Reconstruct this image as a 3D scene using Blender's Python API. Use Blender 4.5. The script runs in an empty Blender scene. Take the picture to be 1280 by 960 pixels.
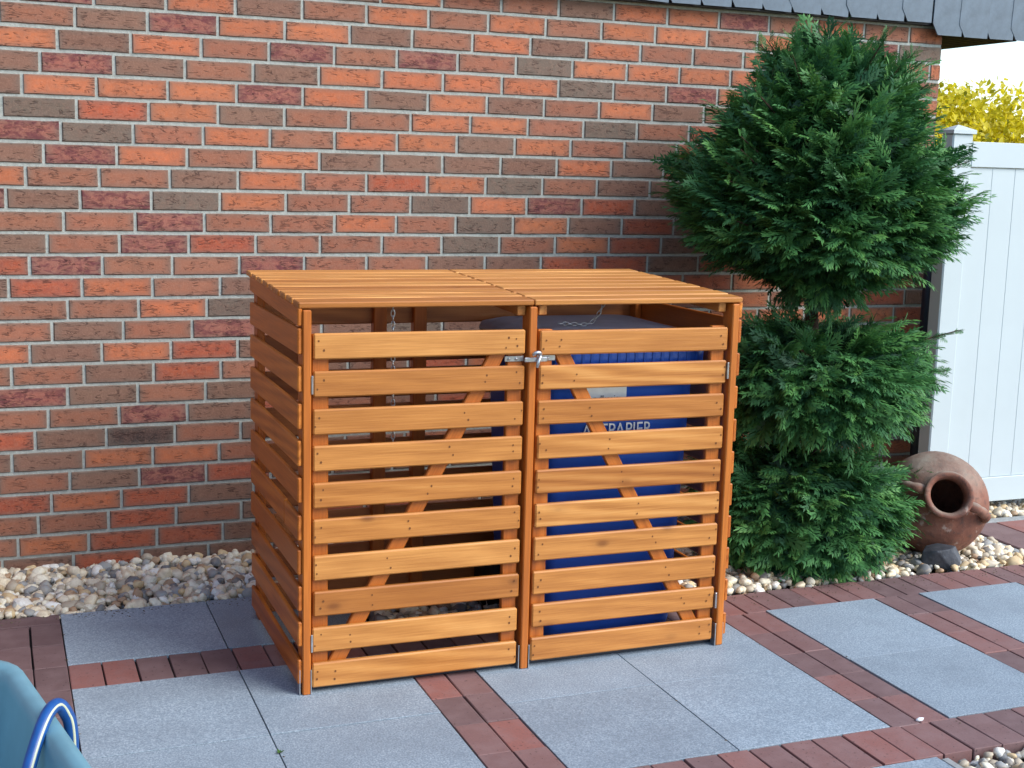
import bpy, bmesh, math, random
import numpy as np
from mathutils import Vector, Matrix, Euler, noise as mnoise
random.seed(7); rng = np.random.default_rng(7)
S = bpy.context.scene
COL = S.collection

# ------------------------------------------------------------------ camera
cd = bpy.data.cameras.new('camera'); cam = bpy.data.objects.new('camera', cd); COL.objects.link(cam)
cd.sensor_width = 36.0; cd.lens = 36.0 * 1645.82 / 1280.0; cd.clip_start = 0.05; cd.clip_end = 2000
RT = (0.930988, -0.364138, 0.025784); FW = (0.363413, 0.917819, -0.159808); UP = (0.034527, 0.158149, 0.986811)
M = Matrix.Identity(4)
for i in range(3):
    M[i][0] = RT[i]; M[i][1] = UP[i]; M[i][2] = -FW[i]
M[0][3], M[1][3], M[2][3] = -0.3005, -5.0311, 1.5117
cam.matrix_world = M
S.camera = cam

# ------------------------------------------------------------------ light
SUN = Vector((0.62, -0.58, 0.72)).normalized()
SUN_EL = math.asin(SUN.z); SUN_AZ = math.atan2(SUN.x, SUN.y)
W = bpy.data.worlds.new('World'); S.world = W; W.use_nodes = True
wn = W.node_tree
sky = wn.nodes.new('ShaderNodeTexSky'); sky.sky_type = 'NISHITA'; sky.sun_disc = False
sky.sun_elevation = SUN_EL; sky.sun_rotation = SUN_AZ; sky.air_density = 1.0; sky.dust_density = 0.7; sky.ozone_density = 1.0
bg = wn.nodes['Background']; bg.inputs['Strength'].default_value = 0.15
wn.links.new(sky.outputs[0], bg.inputs['Color'])
sd = bpy.data.lights.new('sun', 'SUN'); so = bpy.data.objects.new('sun', sd); COL.objects.link(so)
sd.energy = 2.0; sd.angle = math.radians(38); sd.color = (1.0, 0.97, 0.93)
so.rotation_euler = SUN.to_track_quat('Z', 'Y').to_euler()
S.view_settings.view_transform = 'Standard'; S.view_settings.look = 'None'
S.view_settings.exposure = 1.0; S.view_settings.gamma = 1.0
S.cycles.max_bounces = 8

# ------------------------------------------------------------------ node helpers
def mat(name):
    m = bpy.data.materials.new(name); m.use_nodes = True
    nt = m.node_tree; b = nt.nodes['Principled BSDF']
    return m, nt, b
def N(nt, t, **kw):
    n = nt.nodes.new(t)
    for k, v in kw.items():
        if k in n.inputs.keys() if isinstance(k, str) else False: n.inputs[k].default_value = v
        else: setattr(n, k, v)
    return n
def L(nt, a, b): nt.links.new(a, b)
def noise(nt, vec, scale, detail=3, rough=0.55, dist=0.0):
    n = nt.nodes.new('ShaderNodeTexNoise'); n.inputs['Scale'].default_value = scale
    n.inputs['Detail'].default_value = detail; n.inputs['Roughness'].default_value = rough; n.inputs['Distortion'].default_value = dist
    if vec is not None: L(nt, vec, n.inputs['Vector'])
    return n.outputs['Fac']
def ramp(nt, fac, stops, interp='LINEAR'):
    r = nt.nodes.new('ShaderNodeValToRGB'); cr = r.color_ramp; cr.interpolation = interp
    while len(cr.elements) < len(stops): cr.elements.new(0.5)
    for e, (p, c) in zip(cr.elements, stops):
        e.position = p; e.color = c if len(c) == 4 else (*c, 1)
    L(nt, fac, r.inputs['Fac']); return r.outputs['Color']
def g(v): return (v, v, v)
def mixc(nt, fac, a, b, mode='MIX'):
    m = nt.nodes.new('ShaderNodeMix'); m.data_type = 'RGBA'; m.blend_type = mode
    for s, v in ((0, fac), (6, a), (7, b)):
        if hasattr(v, 'links'): L(nt, v, m.inputs[s])
        elif s == 0: m.inputs[0].default_value = v
        else: m.inputs[s].default_value = (*v, 1) if len(v) == 3 else v
    return m.outputs[2]
def math_(nt, op, a, b=0.0, clamp=False):
    m = nt.nodes.new('ShaderNodeMath'); m.operation = op; m.use_clamp = clamp
    for i, v in enumerate((a, b)):
        if hasattr(v, 'links'): L(nt, v, m.inputs[i])
        else: m.inputs[i].default_value = v
    return m.outputs[0]
def vmath(nt, op, a, b):
    m = nt.nodes.new('ShaderNodeVectorMath'); m.operation = op
    for i, v in enumerate((a, b)):
        if hasattr(v, 'links'): L(nt, v, m.inputs[i])
        else: m.inputs[i].default_value = v
    return m.outputs[0]
def bump(nt, b, h, strength=0.3, dist=0.01):
    n = nt.nodes.new('ShaderNodeBump'); n.inputs['Strength'].default_value = strength; n.inputs['Distance'].default_value = dist
    L(nt, h, n.inputs['Height']); L(nt, n.outputs[0], b.inputs['Normal'])
def objcoord(nt): return nt.nodes.new('ShaderNodeTexCoord').outputs['Object']
def rnd(nt): return nt.nodes.new('ShaderNodeObjectInfo').outputs['Random']
def attr(nt, name):
    a = nt.nodes.new('ShaderNodeAttribute'); a.attribute_name = name; return a

def wood_mat(name, c0, c1, c2, rough=0.42, spec=0.5):
    m, nt, b = mat(name)
    r = rnd(nt); co = objcoord(nt)
    off = vmath(nt, 'SCALE', (37.0, 91.0, 53.0), (0, 0, 0)); L(nt, r, off.node.inputs['Scale'])
    v = vmath(nt, 'ADD', co, off)
    st = vmath(nt, 'MULTIPLY', v, (1.6, 17.0, 17.0))
    warp = noise(nt, vmath(nt, 'MULTIPLY', v, (3.0, 9.0, 9.0)), 1.0, 2)
    w = nt.nodes.new('ShaderNodeTexWave'); w.wave_type = 'BANDS'; w.bands_direction = 'DIAGONAL'
    w.inputs['Scale'].default_value = 0.9; w.inputs['Distortion'].default_value = 7.0; w.inputs['Detail'].default_value = 2.0; w.inputs['Detail Scale'].default_value = 0.7
    L(nt, st, w.inputs['Vector'])
    fine = noise(nt, vmath(nt, 'MULTIPLY', v, (6.0, 210.0, 210.0)), 1.0, 3, 0.6)
    wamt = math_(nt, 'MULTIPLY', math_(nt, 'POWER', math_(nt, 'FRACT', math_(nt, 'MULTIPLY', r, 17.3)), 1.6), 0.42)
    f = math_(nt, 'ADD', math_(nt, 'MULTIPLY', math_(nt, 'SUBTRACT', w.outputs['Fac'], 0.3), wamt), math_(nt, 'MULTIPLY', fine, 0.50))
    f = math_(nt, 'ADD', f, math_(nt, 'MULTIPLY', warp, 0.34))
    base = ramp(nt, f, [(0.22, c0), (0.52, c1), (0.85, c2)])
    # per-board tone
    tone = ramp(nt, r, [(0.0, (0.74, 0.64, 0.54)), (0.3, (0.92, 0.88, 0.82)), (0.6, (1.0, 1.0, 1.0)), (1.0, (1.14, 1.24, 1.40))])
    base = mixc(nt, 1.0, base, tone, 'MULTIPLY')
    # stain blotches
    bl = ramp(nt, noise(nt, vmath(nt, 'MULTIPLY', v, (4.0, 10.0, 10.0)), 1.0, 3), [(0.38, g(0.0)), (0.72, g(1.0))])
    base = mixc(nt, math_(nt, 'MULTIPLY', bl, 0.35), base, (c0[0], c0[1], c0[2]))
    # knots: sparse dark ovals
    vo = nt.nodes.new('ShaderNodeTexVoronoi'); vo.inputs['Scale'].default_value = 1.0; vo.inputs['Randomness'].default_value = 1.0
    L(nt, vmath(nt, 'MULTIPLY', v, (5.5, 11.0, 11.0)), vo.inputs['Vector'])
    gate = ramp(nt, vo.outputs['Color'], [(0.62, g(0.0)), (0.66, g(1.0))])
    kn = ramp(nt, vo.outputs['Distance'], [(0.0, g(1.0)), (0.07, g(0.85)), (0.16, g(0.18)), (0.30, g(0.0))])
    kf = math_(nt, 'MULTIPLY', math_(nt, 'MULTIPLY', kn, gate), 0.8)
    base = mixc(nt, kf, base, (c0[0]*0.42, c0[1]*0.34, c0[2]*0.3))
    L(nt, base, b.inputs['Base Color']); b.inputs['Roughness'].default_value = rough
    b.inputs['Specular IOR Level'].default_value = spec
    bump(nt, b, fine, 0.25, 0.002)
    return m
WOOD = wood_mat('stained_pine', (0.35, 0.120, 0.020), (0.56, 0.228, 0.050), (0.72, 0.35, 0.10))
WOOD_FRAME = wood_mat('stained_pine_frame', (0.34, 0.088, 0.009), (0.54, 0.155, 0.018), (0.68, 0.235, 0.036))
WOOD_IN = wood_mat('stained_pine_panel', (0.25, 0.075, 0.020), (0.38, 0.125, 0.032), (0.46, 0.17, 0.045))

def brick_mat(name, single):
    m, nt, b = mat(name)
    uv = nt.nodes.new('ShaderNodeUVMap').outputs['UV']
    if single:
        oi = nt.nodes.new('ShaderNodeObjectInfo'); colr = oi.outputs['Color']; alpha = oi.outputs['Alpha']; r = oi.outputs['Random']
    else:
        a = attr(nt, 'brick_colour'); colr = a.outputs['Color']; alpha = a.outputs['Alpha']
        r = attr(nt, 'brick_seed').outputs['Fac']
    off = vmath(nt, 'SCALE', (61.0, 23.0, 47.0), (0, 0, 0)); L(nt, r, off.node.inputs['Scale'])
    v = vmath(nt, 'ADD', uv, off)             # uv in metres, brick centred on 0
    n1 = noise(nt, v, 34, 4, 0.6)
    n2 = noise(nt, v, 160, 3, 0.6)
    base = mixc(nt, math_(nt, 'MULTIPLY', ramp(nt, n1, [(0.3, g(0)), (0.75, g(1))]), 0.45), colr, (0.20, 0.105, 0.075))
    base = mixc(nt, math_(nt, 'MULTIPLY', ramp(nt, n2, [(0.45, g(0)), (0.8, g(1))]), 0.22), base, (0.56, 0.33, 0.23))
    # fired edge: greyer towards the arrises
    sx = nt.nodes.new('ShaderNodeSeparateXYZ'); L(nt, uv, sx.inputs[0])
    ex = math_(nt, 'SUBTRACT', 0.12, math_(nt, 'ABSOLUTE', sx.outputs[0]))
    ey = math_(nt, 'SUBTRACT', 0.034, math_(nt, 'ABSOLUTE', sx.outputs[1]))
    ed = math_(nt, 'MINIMUM', ex, math_(nt, 'MULTIPLY', ey, 1.7))
    ed = math_(nt, 'ADD', ed, math_(nt, 'MULTIPLY', math_(nt, 'SUBTRACT', n1, 0.5), 0.03))
    ef = ramp(nt, math_(nt, 'MULTIPLY', ed, 30.0), [(0.0, g(0.75)), (0.35, g(0.32)), (1.0, g(0.0))])
    base = mixc(nt, ef, base, (0.165, 0.132, 0.105))
    # dark purple burnt patches
    pn = noise(nt, vmath(nt, 'MULTIPLY', v, (1.0, 1.9, 1.0)), 26, 5, 0.68, 0.8)
    pf = math_(nt, 'MULTIPLY', ramp(nt, pn, [(0.44, g(0)), (0.62, g(1))]), alpha)
    base = mixc(nt, math_(nt, 'MULTIPLY', pf, 0.85), base, mixc(nt, n2, (0.05, 0.022, 0.03), (0.20, 0.045, 0.05)))
    # creases
    cn = nt.nodes.new('ShaderNodeTexNoise'); cn.inputs['Scale'].default_value = 1.0; cn.inputs['Detail'].default_value = 2.0; cn.inputs['Distortion'].default_value = 1.1
    L(nt, vmath(nt, 'MULTIPLY', v, (14.0, 68.0, 1.0)), cn.inputs['Vector'])
    d = math_(nt, 'ABSOLUTE', math_(nt, 'SUBTRACT', cn.outputs['Fac'], 0.5))
    gate = ramp(nt, noise(nt, v, 30, 1), [(0.46, g(0)), (0.56, g(1))])
    cr = math_(nt, 'MULTIPLY', ramp(nt, d, [(0.0, g(1)), (0.018, g(0.85)), (0.04, g(0))]), gate)
    base = mixc(nt, math_(nt, 'MULTIPLY', cr, 0.62), base, (0.045, 0.022, 0.018))
    L(nt, base, b.inputs['Base Color']); b.inputs['Roughness'].default_value = 0.78; b.inputs['Specular IOR Level'].default_value = 0.25
    h = math_(nt, 'SUBTRACT', math_(nt, 'ADD', math_(nt, 'MULTIPLY', n1, 0.6), math_(nt, 'MULTIPLY', n2, 0.25)), math_(nt, 'MULTIPLY', cr, 0.9))
    bump(nt, b, h, 0.5, 0.004)
    return m
BRICK1 = brick_mat('clinker_brick', True); BRICK2 = brick_mat('clinker_brick_joined', False)

def simple(name, col, rough=0.6, spec=0.4, metal=0.0, nscale=None, namt=0.25, bumps=0.0, bdist=0.003, col2=None, detail=4):
    m, nt, b = mat(name)
    b.inputs['Roughness'].default_value = rough; b.inputs['Specular IOR Level'].default_value = spec; b.inputs['Metallic'].default_value = metal
    if nscale:
        n = noise(nt, objcoord(nt), nscale, detail, 0.6)
        c2 = col2 or tuple(c * (1 - namt) for c in col)
        L(nt, ramp(nt, n, [(0.3, c2), (0.7, col)]), b.inputs['Base Color'])
        if bumps: bump(nt, b, n, bumps, bdist)
    else: b.inputs['Base Color'].default_value = (*col, 1)
    return m
MORTAR = simple('mortar', (0.44, 0.46, 0.415), 0.95, 0.1, nscale=90, namt=0.3, bumps=0.6, bdist=0.004)

def slab_mat():
    m, nt, b = mat('granite_slab'); r = rnd(nt); co = objcoord(nt)
    off = vmath(nt, 'SCALE', (31.0, 17.0, 5.0), (0, 0, 0)); L(nt, r, off.node.inputs['Scale'])
    v = vmath(nt, 'ADD', co, off)
    n1 = noise(nt, v, 190, 4, 0.75); n2 = noise(nt, v, 6, 5, 0.65); n3 = noise(nt, v, 420, 1)
    c = ramp(nt, n1, [(0.30, (0.115, 0.152, 0.185)), (0.5, (0.242, 0.305, 0.355)), (0.68, (0.44, 0.515, 0.57))])
    c = mixc(nt, math_(nt, 'MULTIPLY', ramp(nt, n3, [(0.62, g(0)), (0.74, g(1))]), 0.5), c, (0.5, 0.53, 0.57))
    c = mixc(nt, math_(nt, 'MULTIPLY', ramp(nt, n2, [(0.40, g(0)), (0.70, g(1))]), 0.38), c, (0.15, 0.185, 0.22))
    tone = ramp(nt, r, [(0.0, g(0.9)), (1.0, g(1.08))])
    L(nt, mixc(nt, 1.0, c, tone, 'MULTIPLY'), b.inputs['Base Color'])
    b.inputs['Roughness'].default_value = 0.62; b.inputs['Specular IOR Level'].default_value = 0.45
    bump(nt, b, n1, 0.35, 0.002); return m
SLAB = slab_mat()
def paver_mat():
    m, nt, b = mat('red_paver'); r = rnd(nt); co = objcoord(nt)
    off = vmath(nt, 'SCALE', (13.0, 29.0, 7.0), (0, 0, 0)); L(nt, r, off.node.inputs['Scale'])
    v = vmath(nt, 'ADD', co, off)
    c = ramp(nt, r, [(0.0, (0.135, 0.082, 0.080)), (0.3, (0.170, 0.102, 0.098)), (0.6, (0.205, 0.108, 0.098)), (0.8, (0.235, 0.112, 0.098)), (1.0, (0.285, 0.105, 0.082))])
    n1 = noise(nt, v, 150, 4, 0.7); n2 = noise(nt, v, 14, 3)
    c = mixc(nt, math_(nt, 'MULTIPLY', ramp(nt, n1, [(0.35, g(0)), (0.7, g(1))]), 0.4), c, (0.115, 0.075, 0.078))
    c = mixc(nt, math_(nt, 'MULTIPLY', ramp(nt, n2, [(0.4, g(0)), (0.75, g(1))]), 0.35), c, (0.27, 0.185, 0.18))
    sp = ramp(nt, noise(nt, v, 95, 1), [(0.26, g(1)), (0.31, g(0))])
    c = mixc(nt, math_(nt, 'MULTIPLY', sp, 0.6), c, (0.03, 0.02, 0.02))
    L(nt, c, b.inputs['Base Color']); b.inputs['Roughness'].default_value = 0.72; b.inputs['Specular IOR Level'].default_value = 0.35
    bump(nt, b, n1, 0.3, 0.002); return m
PAVER = paver_mat()
def pebble_mat():
    m, nt, b = mat('pebbles')
    a = attr(nt, 'stone_tone'); r = a.outputs['Fac']
    c = ramp(nt, r, [(0.0, (0.843, 0.716, 0.498)), (0.16, (0.640, 0.468, 0.250)), (0.26, (0.843, 0.784, 0.605)), (0.44, (0.465, 0.399, 0.296)), (0.56, (0.161, 0.165, 0.166)),
                     (0.64, (0.727, 0.633, 0.475)), (0.74, (0.307, 0.317, 0.308)), (0.84, (0.843, 0.820, 0.736)), (0.93, (0.394, 0.242, 0.137)), (1.0, (0.801, 0.619, 0.356))], 'CONSTANT')
    co = objcoord(nt)
    n = noise(nt, co, 55, 4, 0.65); n2 = noise(nt, co, 220, 3)
    c = mixc(nt, math_(nt, 'MULTIPLY', ramp(nt, n, [(0.42, g(0)), (0.7, g(1))]), 0.55), c, (0.46, 0.36, 0.23))
    L(nt, c, b.inputs['Base Color']); b.inputs['Roughness'].default_value = 0.6
    bump(nt, b, n2, 0.35, 0.002); return m
PEBBLE = pebble_mat()
SOIL = simple('soil', (0.05, 0.042, 0.034), 0.95, 0.1, nscale=40, namt=0.5, bumps=0.5)
SAND = simple('joint_sand', (0.050, 0.045, 0.040), 0.95, 0.1, nscale=120, namt=0.5)
GRASS = simple('far_ground', (0.07, 0.09, 0.035), 0.95, 0.1, nscale=0.7, namt=0.5)
STEEL = simple('galvanised_steel', (0.62, 0.64, 0.66), 0.32, 0.5, 0.9, nscale=60, namt=0.25)
DARKM = simple('dark_steel', (0.018, 0.022, 0.035), 0.45, 0.5)
VINYL = simple('white_vinyl', (0.555, 0.63, 0.64), 0.38, 0.45, nscale=3, namt=0.05)
VINYLG = simple('grey_vinyl_groove', (0.42, 0.44, 0.46), 0.5, 0.4)
SLATE = simple('slate', (0.150, 0.200, 0.250), 0.42, 0.5, nscale=14, namt=0.35, bumps=0.35, bdist=0.003)
SOFFIT = simple('soffit_board', (0.040, 0.026, 0.024), 0.85, 0.15, nscale=20, namt=0.3)
BLUEBIN = simple('blue_bin_plastic', (0.013, 0.085, 0.46), 0.42, 0.45, nscale=8, namt=0.12)
BLUELID = simple('blue_bin_lid', (0.30, 0.35, 0.48), 0.5, 0.45, nscale=18, namt=0.2)
RUBBER = simple('black_rubber', (0.012, 0.012, 0.013), 0.7, 0.3)
PRINT = simple('white_print', (0.80, 0.82, 0.84), 0.5)
STICKER = simple('sticker', (0.78, 0.82, 0.82), 0.45, nscale=30, namt=0.12)
INK = simple('black_print', (0.02, 0.02, 0.025), 0.6)
TUB = simple('teal_plastic', (0.155, 0.325, 0.39), 0.42, 0.45, nscale=6, namt=0.22)
HOSEB = simple('blue_hose', (0.012, 0.085, 0.30), 0.35, 0.5, nscale=40, namt=0.3)
HOSEW = simple('hose_stripe', (0.50, 0.53, 0.38), 0.4, 0.5)
ROCK = simple('slate_rock', (0.075, 0.082, 0.095), 0.6, 0.4, nscale=18, namt=0.6, bumps=0.7, bdist=0.01)
BARK = simple('bark', (0.085, 0.052, 0.036), 0.9, 0.2, nscale=30, namt=0.6, bumps=0.8, bdist=0.01)
NAIL = simple('nail_hole', (0.16, 0.06, 0.02), 0.7, 0.2)
CONCRETE = simple('kerb_concrete', (0.34, 0.35, 0.34), 0.9, 0.2, nscale=60, namt=0.3, bumps=0.3)
def terracotta_mat():
    m, nt, b = mat('terracotta'); co = objcoord(nt)
    n1 = noise(nt, co, 7, 5, 0.65); n2 = noise(nt, co, 40, 4, 0.7); n3 = noise(nt, co, 16, 4, 0.6)
    c = ramp(nt, n1, [(0.3, (0.120, 0.044, 0.028)), (0.5, (0.215, 0.080, 0.048)), (0.68, (0.27, 0.135, 0.090))])
    c = mixc(nt, math_(nt, 'MULTIPLY', ramp(nt, n2, [(0.5, g(0)), (0.66, g(1))]), 0.6), c, (0.075, 0.045, 0.036))
    c = mixc(nt, ramp(nt, n3, [(0.62, g(0)), (0.70, g(0.7))]), c, (0.44, 0.35, 0.29))
    # lichen / lime bloom on the side that lies uppermost
    tc = nt.nodes.new('ShaderNodeNewGeometry'); sp = nt.nodes.new('ShaderNodeSeparateXYZ'); L(nt, tc.outputs['Normal'], sp.inputs[0])
    up = math_(nt, 'MULTIPLY', ramp(nt, sp.outputs[2], [(0.35, g(0)), (0.95, g(1))]), ramp(nt, n1, [(0.35, g(0.35)), (0.6, g(0.95))]))
    c = mixc(nt, up, c, (0.27, 0.235, 0.185))
    L(nt, c, b.inputs['Base Color']); b.inputs['Roughness'].default_value = 0.8
    bump(nt, b, n2, 0.5, 0.006); return m
TERRA = terracotta_mat()
def leaf_mat(name, stops, trans=0.25, rough=0.55):
    m, nt, b = mat(name); a = attr(nt, 'leaf_tone')
    c = ramp(nt, a.outputs['Fac'], stops)
    L(nt, c, b.inputs['Base Color']); b.inputs['Roughness'].default_value = rough; b.inputs['Specular IOR Level'].default_value = 0.3
    if trans:
        t = nt.nodes.new('ShaderNodeBsdfTranslucent'); L(nt, c, t.inputs['Color'])
        mx = nt.nodes.new('ShaderNodeMixShader'); mx.inputs[0].default_value = trans
        L(nt, b.outputs[0], mx.inputs[1]); L(nt, t.outputs[0], mx.inputs[2])
        L(nt, mx.outputs[0], nt.nodes['Material Output'].inputs['Surface'])
    return m
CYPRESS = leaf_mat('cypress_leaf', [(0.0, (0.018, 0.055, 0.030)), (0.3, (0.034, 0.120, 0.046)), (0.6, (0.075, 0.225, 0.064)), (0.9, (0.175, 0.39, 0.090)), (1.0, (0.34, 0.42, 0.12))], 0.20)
GOLD = leaf_mat('golden_leaf', [(0.0, (0.25, 0.26, 0.015)), (0.35, (0.60, 0.52, 0.018)), (0.75, (0.78, 0.66, 0.022)), (1.0, (0.86, 0.78, 0.12))], 0.5, 0.45)
WEED = leaf_mat('weed_leaf', [(0.0, (0.04, 0.10, 0.02)), (1.0, (0.07, 0.16, 0.03))], 0.2)

# ------------------------------------------------------------------ mesh helpers
def me_from(name, V, F, m=None, smooth=False):
    me = bpy.data.meshes.new(name); me.from_pydata([tuple(map(float, v)) for v in V], [], [tuple(map(int, f)) for f in F]); me.update()
    if m: me.materials.append(m)
    if smooth:
        me.polygons.foreach_set('use_smooth', [True] * len(me.polygons))
    return me
def me_np(name, V, loops, sizes, m, smooth=False, fattr=None):
    """fast mesh from numpy: V (n,3), flat loop indices, face sizes"""
    me = bpy.data.meshes.new(name)
    me.vertices.add(len(V)); me.vertices.foreach_set('co', np.asarray(V, np.float32).ravel())
    me.loops.add(len(loops)); me.loops.foreach_set('vertex_index', np.asarray(loops, np.int32))
    st = np.concatenate([[0], np.cumsum(sizes)[:-1]]).astype(np.int32)
    me.polygons.add(len(sizes)); me.polygons.foreach_set('loop_start', st)
    try: me.polygons.foreach_set('loop_total', np.asarray(sizes, np.int32))
    except Exception: pass
    if smooth: me.polygons.foreach_set('use_smooth', np.ones(len(sizes), bool))
    if fattr:
        for k, val in fattr.items():
            a = me.attributes.new(k, 'FLOAT', 'POINT'); a.data.foreach_set('value', np.asarray(val, np.float32))
    me.materials.append(m); me.update(calc_edges=True); me.validate()
    return me
def link(o): COL.objects.link(o); return o
def ob(name, me, parent=None, loc=(0, 0, 0), rot=(0, 0, 0), scale=None):
    o = bpy.data.objects.new(name, me); link(o)
    o.location = loc; o.rotation_euler = rot
    if scale: o.scale = scale
    if parent is not None: o.parent = parent
    return o
def tag(o, label, cat, group=None):
    o['label'] = label; o['category'] = cat
    if group: o['group'] = group
    return o
def thing(name, label, cat, loc=(0, 0, 0), rz=0.0, group=None):
    o = bpy.data.objects.new(name, None); link(o); o.location = loc; o.rotation_euler = (0, 0, rz); o.empty_display_size = 0.1
    return tag(o, label, cat, group)
def struct(o): o['kind'] = 'structure'; return o

def cbox(name, lx, ly, lz, m, ch=0.003, jit=0.0, seed=0):
    """box centred on the origin with all edges chamfered"""
    bm = bmesh.new(); bmesh.ops.create_cube(bm, size=1.0)
    bmesh.ops.scale(bm, vec=(lx, ly, lz), verts=bm.verts)
    if ch: bmesh.ops.bevel(bm, geom=list(bm.edges), offset=ch, segments=1, affect='EDGES', profile=0.5)
    if jit:
        rr = random.Random(seed)
        for v in bm.verts: v.co += Vector((rr.uniform(-jit, jit), rr.uniform(-jit, jit), rr.uniform(-jit, jit)))
    me = bpy.data.meshes.new(name); bm.to_mesh(me); bm.free()
    if m: me.materials.append(m)
    return me
CACHE = {}
def board_me(l, w, t, m, ch=0.004):
    """board along local X, width along local Z, thickness along local Y"""
    k = (round(l, 4), round(w, 4), round(t, 4), m.name)
    if k not in CACHE: CACHE[k] = cbox('board', l, t, w, m, ch)
    return CACHE[k]
def tube_me(name, pts, rad, m, seg=10, closed=False, caps=True):
    pts = [Vector(p) for p in pts]; n = len(pts)
    rads = rad if isinstance(rad, (list, tuple)) else [rad] * n
    V = []; F = []; prev = None
    for i, p in enumerate(pts):
        if closed: t = (pts[(i + 1) % n] - pts[i - 1]).normalized()
        else: t = (pts[min(i + 1, n - 1)] - pts[max(i - 1, 0)]).normalized()
        if prev is None:
            up = Vector((0, 0, 1)) if abs(t.z) < 0.9 else Vector((1, 0, 0)); a = t.cross(up).normalized()
        else: a = (prev - t * prev.dot(t)).normalized()
        prev = a; bb = t.cross(a)
        for k in range(seg):
            an = 2 * math.pi * k / seg; V.append(p + (a * math.cos(an) + bb * math.sin(an)) * rads[i])
    rings = n if closed else n - 1
    for i in range(rings):
        j = (i + 1) % n
        for k in range(seg): F.append((i * seg + k, i * seg + (k + 1) % seg, j * seg + (k + 1) % seg, j * seg + k))
    if caps and not closed:
        F.append(tuple(range(seg))[::-1]); F.append(tuple((n - 1) * seg + k for k in range(seg)))
    return me_from(name, V, F, m, True)
def catmull(P, n=8):
    P = [Vector(p) for p in P]; Q = [P[0] * 2 - P[1]] + P + [P[-1] * 2 - P[-2]]; out = []
    for i in range(1, len(Q) - 2):
        for k in range(n):
            t = k / n; a, b, c, d = Q[i - 1:i + 3]
            out.append(0.5 * ((2 * b) + (c - a) * t + (2 * a - 5 * b + 4 * c - d) * t * t + (3 * b - a - 3 * c + d) * t ** 3))
    out.append(P[-1]); return out
def joined(name, parts, m, parent=None, stuff=True):
    """list of (V,F) -> one object"""
    V = []; F = []
    for v, f in parts:
        o = len(V); V += list(v); F += [tuple(i + o for i in q) for q in f]
    o = ob(name, me_from(name, V, F, m), parent)
    if stuff: o['kind'] = 'stuff'
    return o
def boxVF(x0, x1, y0, y1, z0, z1):
    V = [(x0, y0, z0), (x1, y0, z0), (x1, y1, z0), (x0, y1, z0), (x0, y0, z1), (x1, y0, z1), (x1, y1, z1), (x0, y1, z1)]
    return V, [(3, 2, 1, 0), (4, 5, 6, 7), (0, 1, 5, 4), (1, 2, 6, 5), (2, 3, 7, 6), (3, 0, 4, 7)]
def text_me(body, size, m, extrude=0.0004):
    c = bpy.data.curves.new('lettering', 'FONT'); c.body = body; c.size = size; c.extrude = extrude; c.resolution_u = 3
    t = bpy.data.objects.new('lettering', c); link(t)
    dg = bpy.context.evaluated_depsgraph_get(); me = bpy.data.meshes.new_from_object(t.evaluated_get(dg))
    bpy.data.objects.remove(t); me.materials.clear(); me.materials.append(m); return me

# ------------------------------------------------------------------ ground
def sheet(name, x0, x1, y0, y1, z, m):
    return struct(ob(name, me_from(name, [(x0, y0, z), (x1, y0, z), (x1, y1, z), (x0, y1, z)], [(0, 1, 2, 3)], m)))
sheet('ground', -400, 400, -400, 400, -0.09, GRASS)
sheet('soil', -6, 9, -7, 0.0, -0.055, SOIL)
patio = struct(ob('pavement', me_from('pavement', *boxVF(-3.0, 1.985, -5.2, -1.022, -0.05, -0.013), SAND)))
struct(ob('joint_sand_strip', me_from('joint_sand_strip', *boxVF(-3.0, 0.828, -1.022, -0.54, -0.05, -0.0135), SAND), patio))
struct(ob('joint_sand_strip', me_from('joint_sand_strip', *boxVF(1.985, 6.5, -2.365, -1.034, -0.05, -0.0135), SAND), patio))
for k in list(patio.children): del k['kind']
PV = [cbox('paving_brick', 0.0935, 0.193, 0.06, PAVER, 0.0020, 0.0008, s) for s in range(8)]
def paver(x, y, along_y=True):
    o = ob('paving_brick', random.choice(PV), patio, (x + random.uniform(-.001, .001), y + random.uniform(-.001, .001), -0.031 + random.uniform(-.0016, .0012)),
           (random.uniform(-.004, .004), random.uniform(-.004, .004), (0 if along_y else math.pi / 2) + random.uniform(-.006, .006) + random.choice((0, math.pi))))
    return o
def slab(x0, x1, y0, y1):
    k = (round(x1 - x0, 3), round(y1 - y0, 3), 'slab')
    if k not in CACHE: CACHE[k] = cbox('paving_slab', x1 - x0 - 0.0035, y1 - y0 - 0.0035, 0.05, SLAB, 0.0008)
    ob('paving_slab', CACHE[k], patio, ((x0 + x1) / 2, (y0 + y1) / 2, -0.025 + random.uniform(-.0008, .0008)), (random.uniform(-.001, .001), random.uniform(-.001, .001), random.uniform(-.0012, .0012)))
XS = [-0.134, 0.348, 0.832]
for i in range(2):
    slab(XS[i], XS[i + 1], -1.016, -0.535); slab(XS[i], XS[i + 1], -1.698, -1.213); slab(XS[i], XS[i + 1], -2.179, -1.698)
    slab(XS[i], XS[i + 1], -2.861, -2.378)
for a, b in ((1.029, 1.509), (1.509, 1.999)):
    slab(a, b, -1.698, -1.213); slab(a, b, -2.179, -1.698); slab(a, b - 0.004, -2.861, -2.378)
for a, b in ((2.200, 2.660), (2.861, 3.32), (3.524, 3.98)):
    slab(a, b, -1.700, -1.206); slab(a, b, -2.179, -1.700)
p = 0.0982
x = -0.134 + p / 2
while x < 3.62:                                   # soldier course between wall bed and slabs
    paver(x, -1.114, True); x += p
x = -0.134 + p / 2
while x < 4.4:                                    # front soldier course
    paver(x, -2.276, True); x += p
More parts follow.
